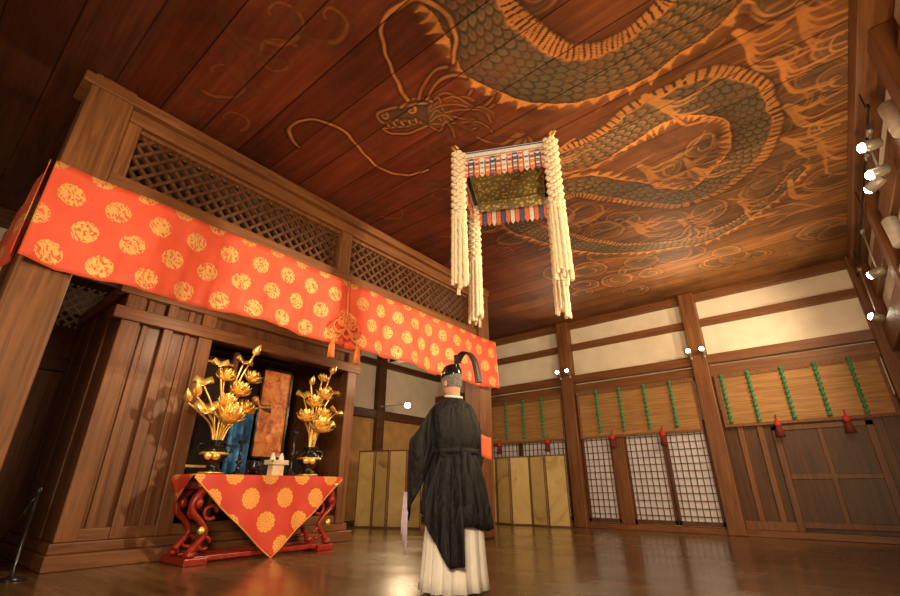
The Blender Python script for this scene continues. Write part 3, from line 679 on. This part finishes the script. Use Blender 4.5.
for side in range(4):
    R4=Matrix.Rotation(side*PI/2,4,'Z')
    def q(x,y,z): return R4@Vector((x,y,z))
    B.add([q(-hw,-hw-.03,zt+.04),q(hw,-hw-.03,zt+.04),q(hw,-hw-.035,zt-.10),q(-hw,-hw-.035,zt-.10)],[(0,1,2,3)],1)
    for zc_,mi in ((-.03,2),(.035,3),(.06,0)):
        B.add([q(-hw,-hw-.034,zt-zc_),q(hw,-hw-.034,zt-zc_),q(hw,-hw-.037,zt-zc_-.016),q(-hw,-hw-.037,zt-zc_-.016)],[(0,1,2,3)],mi)
    w=2*hw/n
    for k in range(n):
        xa=-hw+k*w+.004; xb=xa+w-.008; xm=(xa+xb)/2; zb=zt-.33; yo=-hw-.04-.008*(k%2)
        B.add([q(xa,yo,zt-.07),q(xb,yo,zt-.07),q(xb,yo,zb+.04),q(xm,yo-.004,zb),q(xa,yo,zb+.04)],[(0,1,2,3,4)],(0,2,0,1)[k%4])
        for zc_,mi in ((.10,1),(.135,2),(.165,1),(.20,3),(.23,1),(.27,0)):
            B.add([q(xa+.006,yo-.003,zt-zc_),q(xb-.006,yo-.003,zt-zc_),q(xb-.006,yo-.003,zt-zc_-.02),q(xa+.006,yo-.003,zt-zc_-.02)],[(0,1,2,3)],mi)
B.obj('valance',[ORF,WHF,NAVY,GOLD],e,solid=.003)
B=MB(T); hi=.40
for side in range(4):
    R4=Matrix.Rotation(side*PI/2,4,'Z')
    B.add([R4@Vector(p) for p in ((-hi,-hi,zt-.01),(hi,-hi,zt-.01),(hi,-hi,zt-.16),(-hi,-hi,zt-.16))],[(0,1,2,3)])
B.obj('inner_band',GB,e,solid=.003)
B=MB(T); random.seed(5)
for sx in (-1,1):
    for sy in (-1,1):
        cx,cy=sx*(hw+.05),sy*(hw+.05); z=zt+.02; i=0
        while z>3.28:
            for k in range(5):
                a=k*2*PI/5+i*.63; B.ball((cx+.05*math.cos(a),cy+.05*math.sin(a),z-.02),.038,.038,.022,n=8,m=5)
            z-=.042; i+=1
        for k in range(11):
            a=k*2*PI/10; r=.062 if k<10 else 0; zb=2.46+random.uniform(0,.12)
            sp=1.15+random.uniform(-.1,.2)
            pts=[];rad=[];zz=3.34;j=0
            while zz>zb:
                f=(3.34-zz)/.9
                pts.append((cx+r*math.cos(a)*(1+(sp-1)*f)+.003*math.sin(j*1.3+k),cy+r*math.sin(a)*(1+(sp-1)*f),zz)); rad.append(.017+.003*(j%2)); zz-=.028; j+=1
            B.tube(pts,rad,7)
B.obj('knotted_streamers',CREAM,e,True)

# ------------------------------------------------------------------ spotlights
LAMP=flat('lamp_body_grey',(.35,.33,.3),.4,.3); LAMPW=emis('lamp_lens',(1,.86,.64),60)
def spot(loc,target,energy,ang=70,r=.06,ln=.16,col=(1,.71,.41),blend=.8,mount=None,face=None):
    e=empty('spotlight'); loc=Vector(loc); d=(Vector(target)-loc).normalized()
    B=MB(); B.lathe([(r*.5,-ln),(r*.9,-ln*.9),(r,-ln*.5),(r,0),(r*.85,0),(r*.85,-.012),(.002,-.012)],loc,18,axis=d,cap=False)
    if mount: 
        mo=Vector(mount); B.tube([loc-d*ln*.5,mo],.01,8); B.box(mo.x-.02,mo.x+.02,mo.y-.05,mo.y+.05,mo.z-.02,mo.z+.02)
    B.obj('housing',LAMP,e,True)
    B=MB(); B.lathe([(r*.86,-.010),(r*.75,.02),(r*.4,.035),(.002,.04)],loc,18,axis=d); B.obj('lens',LAMPW,e,True)
    L=bpy.data.lights.new('beam','SPOT'); L.energy=energy; L.spot_size=math.radians(ang); L.spot_blend=blend; L.color=col; L.shadow_soft_size=.06
    lo=bpy.data.objects.new('beam',L); COL.objects.link(lo); lo.location=loc+d*.05; lo.rotation_euler=d.to_track_quat('-Z','Y').to_euler(); lo.parent=e
WX=1.06
spot((.97,5.3,3.86),(-4.5,3.5,3.0),700,80,r=.055,mount=(WX,5.3,4.0))
spot((.97,5.45,3.62),(-6,3.4,1.6),680,60,r=.055,mount=(WX,5.5,4.0))
spot((.97,5.75,3.62),(-3.6,9.9,2.2),430,95,r=.055,mount=(WX,5.75,4.0))
spot((.97,7.7,3.36),(-4.4,9.9,2.2),280,120,r=.06,mount=(WX,7.7,4.0))
spot((.98,9.2,3.21),(-2.6,8.0,4.47),110,130,mount=(WX,9.2,4.0))
for x in (-1.72,-1.48): spot((x,9.5,3.22),(x*.6-.4,5.4,4.2),110,140,r=.045,mount=(x,9.7,3.1))
for x in (-4.52,-4.28): spot((x,9.5,3.22),(x+.6,5.8,4.2),60,140,r=.045,mount=(x,9.7,3.1))
spot((-7.75,7.9,2.6),(-5.2,6.0,1.0),300,150,mount=(-8.35,7.62,2.6),r=.08)
def housing(y,z):
    B=MB(); B.lathe([(.06,-.2),(.075,-.18),(.075,.16),(.06,.18),(.02,.19)],(1.15,y,z),20,axis=(0,.2,1)); B.tube([(1.15,y,z),(XR-.001,y,z)],.015)
    B.obj('cylinder_lamp_shade',flat('white_enamel',(.5,.47,.42),.5),None,True)
housing(4.8,3.75); housing(6.5,3.4)
B=MB(); B.box(1.04,1.06,4.9,9.6,4.02,4.06); 
for y in (5,7,9): B.box(1.045,1.055,y-.01,y+.01,4.06,4.26)
B.obj('lighting_track',BLACK)

def light(kind,name,loc,tgt,e,size,col,ang=130):
    L=bpy.data.lights.new(name,kind); L.energy=e; L.color=col
    if kind=='AREA': L.size=size
    else: L.shadow_soft_size=size
    if kind=='SPOT': L.spot_size=math.radians(ang); L.spot_blend=1
    o=bpy.data.objects.new(name,L); COL.objects.link(o); o.location=loc
    o.rotation_euler=(Vector(tgt)-Vector(loc)).to_track_quat('-Z','Y').to_euler(); return o
light('SPOT','hall_fill',(.6,-1.2,2.2),(-4.4,4,1.9),1250,.5,(1,.72,.43),108)  # unseen fill spots, added to brighten curtain, figure and ceiling
light('SPOT','hall_fill',(.7,2.4,.4),(-.8,7.0,4.47),760,.5,(1,.66,.33),125)
light('SPOT','hall_fill',(-.2,.2,.5),(-2.6,2.4,4.47),210,.5,(1,.62,.36),115)
light('POINT','altar_fill',(-5.2,2.2,2.7),(0,0,0),60,.15,(1,.78,.5))  # unseen point fills, added to brighten the lotus and altar front
light('POINT','altar_fill',(-5.6,5.3,2.6),(0,0,0),35,.15,(1,.78,.5))
w=bpy.data.worlds.new('world'); bpy.context.scene.world=w; w.use_nodes=True
w.node_tree.nodes['Background'].inputs[0].default_value=(1,.7,.45,1); w.node_tree.nodes['Background'].inputs[1].default_value=.15

# ------------------------------------------------------------------ barrier stand
B=MB(); B.lathe([(.12,0),(.12,.015),(.03,.03),(.014,.05),(.014,.7),(.025,.72),(.025,.75),(.005,.76)],(-5.9,1.12,0),18); B.tube([(-5.9,1.12,.7),(-6.2,1.0,.25)],.008); B.obj('barrier_stand',BLACK,None,True)

# ------------------------------------------------------------------ priest
fx,fy=-.97,.243
TP=Matrix(((fy,fx,0,-2.56),(-fx,fy,0,3.21),(0,0,1,0),(0,0,0,1)))
pr=empty('priest')
ROBE,nt,b=new('black_silk_robe',.68,0,.25); n=NOISE(nt,COORD(nt),30,3)
nt.links.new(RAMP(nt,n,[(.3,(.008,.008,.010)),(.7,(.017,.017,.02))]),b.inputs['Base Color'])
BUMP(nt,b,NOISE(nt,COORD(nt,(7,7,1.6)),1.4,3,.5,1.0),.9,.07)
WHITE=flat('white_hakama',(.8,.78,.75),.7,0,.05); SKIN=flat('skin',(.55,.3,.2),.5,0,.08); HAIR=flat('grey_hair',(.15,.14,.13),.8,0,.5,60,.4)
SKIN.node_tree.nodes['Principled BSDF'].inputs['Subsurface Weight'].default_value=.1
def ring(cx,cy,z,rx,ry,n=48,fold=0,k=9,ph=0,p=2.3,zf=None):
    out=[]
    for j in range(n):
        a=2*PI*j/n; ca,sa=math.cos(a),math.sin(a)
        g=(abs(ca)**p+abs(sa)**p)**(-1/p)
        f=1+fold*(math.sin(k*a+ph)+.5*math.sin(2.3*k*a+ph*2.1))
        out.append((cx+rx*g*ca*f,cy+ry*g*sa*f,z+(zf(a) if zf else 0)))
    return out
B=MB(TP); B.loft([ring(0,0,z,rx,ry,96,fo,13,.4,2.4) for z,rx,ry,fo in ((1.0,.15,.12,0),(.8,.2,.16,.01),(.55,.225,.19,.03),(.3,.24,.205,.05),(.12,.255,.215,.06),(.025,.265,.23,.065))]); B.obj('hakama',WHITE,pr,True)
B=MB(TP)
for s in (-1,1): B.ball((s*.1,.2,.035),.05,.13,.035)
B.obj('tabi_feet',WHITE,pr,True)
S=[(1.515,.062,.066,0,.0),(1.49,.085,.08,0,0),(1.465,.14,.1,0,0),(1.435,.2,.118,.0,0),(1.38,.235,.14,.006,-.01),(1.28,.24,.158,.018,-.02),(1.15,.23,.165,.03,-.025),(1.09,.215,.16,.034,-.02),(1.04,.2,.147,.03,-.01),(1.0,.205,.152,.035,-.01),(.96,.225,.17,.055,-.01),(.85,.245,.2,.07,-.02),(.7,.262,.22,.08,-.03),(.55,.28,.24,.09,-.04),(.46,.29,.25,.095,-.05)]
def hem(z):
    k=max(0,(1.0-z)/.54)
    return lambda a:-.05*k*math.sin(a+2.6)+.025*k*math.sin(3*a)
B=MB(TP); B.loft([ring(0,cy+.01,z,rx,ry,110,fo,7,z*1.5,2.2,hem(z)) for z,rx,ry,fo,cy in S]); B.obj('robe',ROBE,pr,True,sub=1)
B=MB(TP); B.loft([ring(0,0,z,rx,ry,48,0) for z,rx,ry in ((1.065,.205,.155),(1.06,.218,.168),(1.02,.216,.166),(1.012,.2,.152))],cap=False); B.ball((-.03,-.17,1.04),.04,.02,.03)
for k,dx in ((0,-.05),(1,.0)): B.beam((dx,-.19,1.03),(dx-.02+.05*k,-.245,.62-.05*k),.05,.008,(0,1,0))
B.obj('sash',ROBE,pr,True)
cdir=Vector((-.6,-.8,0)); ldir=Vector((-.8,.6,0))
def flap(u,v):
    o=-.07+.30*u; r=.27+.05*v+.026*math.sin(u*13+v*2)*(.3+v)-.35*max(0,o-.05)**1.5
    zb=.20+.06*abs(u-.3)+.42*max(0,u-.35)**1.1; z=1.0*(1-v)+zb*v
    p=cdir*r*(.72+.28*min(1,v*1.6))+ldir*o*(.55+.45*min(1,v*1.5)); return (p.x,p.y,z)
B=MB(TP); B.grid(flap,36,24); B.obj('robe_train',ROBE,pr,True,solid=.012)
B=MB(TP); B.tube([(.075*math.cos(t),.01+.078*math.sin(t),1.515+.012*math.cos(t-PI/2)) for t in [i*2*PI/24 for i in range(25)]],.011,8); B.obj('white_collar',WHITE,pr,True)
def sleeve(s):
    B=MB(TP); secs=[]
    data=[((.15,.0),1.44,1.12,.06),((.22,.0),1.42,1.02,.085),((.29,.01),1.3,.86,.085),((.335,.07),1.20,.7,.08),((.34,.16),1.16,.6,.075),((.31,.25),1.14,.53,.07),((.25,.33),1.13,.5,.06),((.21,.385),1.13,.48,.06)]
    if s>0: data=[((x*.95,y),zt_,zb_+.08,w) for (x,y),zt_,zb_,w in data]
    for i,((x,y),zt_,zb_,w) in enumerate(data):
        a=max(0,min(1,(i-1)/4))*math.radians(60)
        q=[];N=28
        for j in range(N):
            t=2*PI*j/N; h=(zt_+zb_)/2+(zt_-zb_)/2*math.cos(t)
            low=(1-math.cos(t))/2
            wv=w*math.sin(t)*(1-.35*low)+.03*math.sin(i*1.9+low*6)*low
            q.append((s*(x+ wv*math.cos(a*.9)),y-wv*math.sin(a*.9)*.9,h))
        secs.append(q)
    last=secs[-1]; cx=sum(p[0] for p in last)/28; cy=sum(p[1] for p in last)/28; cz=sum(p[2] for p in last)/28
    secs.append([(cx+(p[0]-cx)*.8,cy-.05+(p[1]-cy)*.8,cz+(p[2]-cz)*.92) for p in last])
    B.loft(secs); B.obj('sleeve',ROBE,pr,True,sub=1)
sleeve(-1); sleeve(1)
# orange-red lining showing at the open right sleeve seam
B=MB(TP); B.grid(lambda u,v:(.25+.10*u,-.075+.02*math.sin(u*3)-.02*u,1.20-.19*v-.03*u),6,6); B.obj('inner_garment',flat('orange_inner',(.7,.11,.04),.6),pr,True,solid=.01)
B=MB(TP); 
for k in range(4): B.tube([(-.33-.012*k,.2,.72),(-.34-.014*k,.2,.5),(-.33-.015*k,.21,.26+.05*k)],.009,6)
B.obj('sleeve_cords',flat('lilac_cord',(.6,.5,.68),.6),pr,True)
HS=[(1.45,.055,.058,-.0),(1.50,.053,.056,.0),(1.535,.055,.066,.012),(1.55,.062,.083,.03),(1.575,.068,.092,.035),(1.605,.073,.097,.036),(1.64,.077,.1,.035),(1.675,.079,.101,.033),(1.71,.077,.098,.03),(1.735,.068,.086,.027),(1.755,.05,.064,.025),(1.768,.022,.03,.022)]
secs=[]
for z,rx,ry,cy in HS:
    q=[]
    for j in range(40):
        a=2*PI*j/40; x=rx*math.cos(a); y=cy+ry*math.sin(a)
        da=(a-PI/2)
        nose=.026*math.exp(-(da/.13)**2)*math.exp(-((z-1.615)/.022)**2)+.012*math.exp(-(da/.11)**2)*math.exp(-((z-1.645)/.02)**2)
        eye=-.010*(math.exp(-((abs(da)-.36)/.13)**2))*math.exp(-((z-1.648)/.014)**2)
        chin=.010*math.exp(-(da/.3)**2)*math.exp(-((z-1.55)/.014)**2); lip=.006*math.exp(-(da/.25)**2)*math.exp(-((z-1.585)/.009)**2)
        q.append((x,y+nose+eye+chin+lip,z))
    secs.append(q)
B=MB(TP); B.loft(secs)
for s in (-1,1): B.ball((s*.08,.022,1.632),.012,.02,.033); B.ball((s*.086,.03,1.632),.006,.012,.02)
B.obj('head',SKIN,pr,True,sub=1)
B=MB(TP)
for s in (-1,1): B.ball((s*.031,.126,1.648),.011,.008,.008)
B.obj('eyes',BLACK,pr,True)
B=MB(TP); 
for s in (-1,1): B.tube([(s*.015,.136,1.667),(s*.035,.132,1.672),(s*.052,.117,1.666)],.004,6)
B.obj('eyebrows',HAIR,pr,True)
B=MB(TP); B.tube([(-.025,.128,1.583),(0,.139,1.584),(.025,.128,1.583)],.0045,6); B.obj('lips',flat('lips',(.42,.16,.12),.5),pr,True)
B=MB(TP)
def hair(u,v):
    a=PI+ -.12+(PI+.24)*u; z=1.60+.17*v
    for i in range(len(HS)-1):
        if HS[i][0]<=z<=HS[i+1][0] or i==len(HS)-2:
            f=min(1,(z-HS[i][0])/(HS[i+1][0]-HS[i][0])); rx=HS[i][1]*(1-f)+HS[i+1][1]*f; ry=HS[i][2]*(1-f)+HS[i+1][2]*f; cy=HS[i][3]*(1-f)+HS[i+1][3]*f
            if HS[i][0]<=z<=HS[i+1][0]: break
    g=.005; return ((rx+g)*math.cos(a),cy+(ry+g)*math.sin(a),z+.004*v)
B.grid(hair,32,18); B.obj('hair',HAIR,pr,True,solid=.006)
B=MB(TP); B.loft([ring(0,.035,z,rx,ry,32,0,p=2.1) for z,rx,ry in ((1.70,.086,.108),(1.72,.087,.109),(1.76,.084,.105),(1.80,.066,.085),(1.82,.03,.04))]); 
B.loft([ring(0,-.045,z,.03,.024,20,0) for z in (1.72,1.80,1.88,1.892)]); B.obj('kanmuri_cap',BLACK,pr,True)
TAIL=flat('dark_gauze',(.04,.018,.012),.5)
B=MB(TP); P=smooth_path([(-.06,1.82),(-.13,1.885),(-.22,1.88),(-.30,1.80),(-.345,1.68),(-.36,1.58)],6)
vs=[];fs=[]
for i,(yy,zz) in enumerate(P):
    for s in (-1,1): vs.append((s*.035-.01,yy,zz))
for i in range(len(P)-1): fs.append((2*i,2*i+1,2*i+3,2*i+2))
B.add(vs,fs); B.obj('kanmuri_tail',TAIL,pr,True,solid=.012)
def hand(s):
    B=MB(TP); c=Vector((s*.045,.40,1.06))
    B.tube([(s*.16,.28,1.08),(s*.1,.34,1.07),c],[.033,.028,.027],10)
    B.ball(c,.022,.042,.04)
    for k in range(4):
        z=1.09-.02*k; L_=(.95,1.05,1,.8)[k]
        B.tube([(s*.05,.425,z),(s*.035,.455*1,z+.002),(s*.005,.465,z),(-s*.018*L_,.445,z)],[.0105,.0095,.009,.0075],8)
    B.tube([(s*.045,.385,1.09),(s*.03,.385,1.115),(s*.01,.4,1.135)],[.012,.0105,.009],8)
    B.obj('hand',SKIN,pr,remesh=.005)
hand(-1); hand(1)
B=MB(TP); B.box(-.025,.025,.428,.436,1.0,1.36); B.obj('shaku_tablet',PALE,pr,bevel=.004)

# ------------------------------------------------------------------ camera
cam=bpy.data.cameras.new('camera'); cam.sensor_width=36; cam.sensor_fit='HORIZONTAL'; cam.lens=447/900*36; cam.clip_start=.02
co=bpy.data.objects.new('camera',cam); COL.objects.link(co); co.location=(0,0,.75)
co.rotation_euler=(math.radians(90+23.03),0,math.radians(39.1)); bpy.context.scene.camera=co
bpy.context.scene.view_settings.view_transform='Standard'
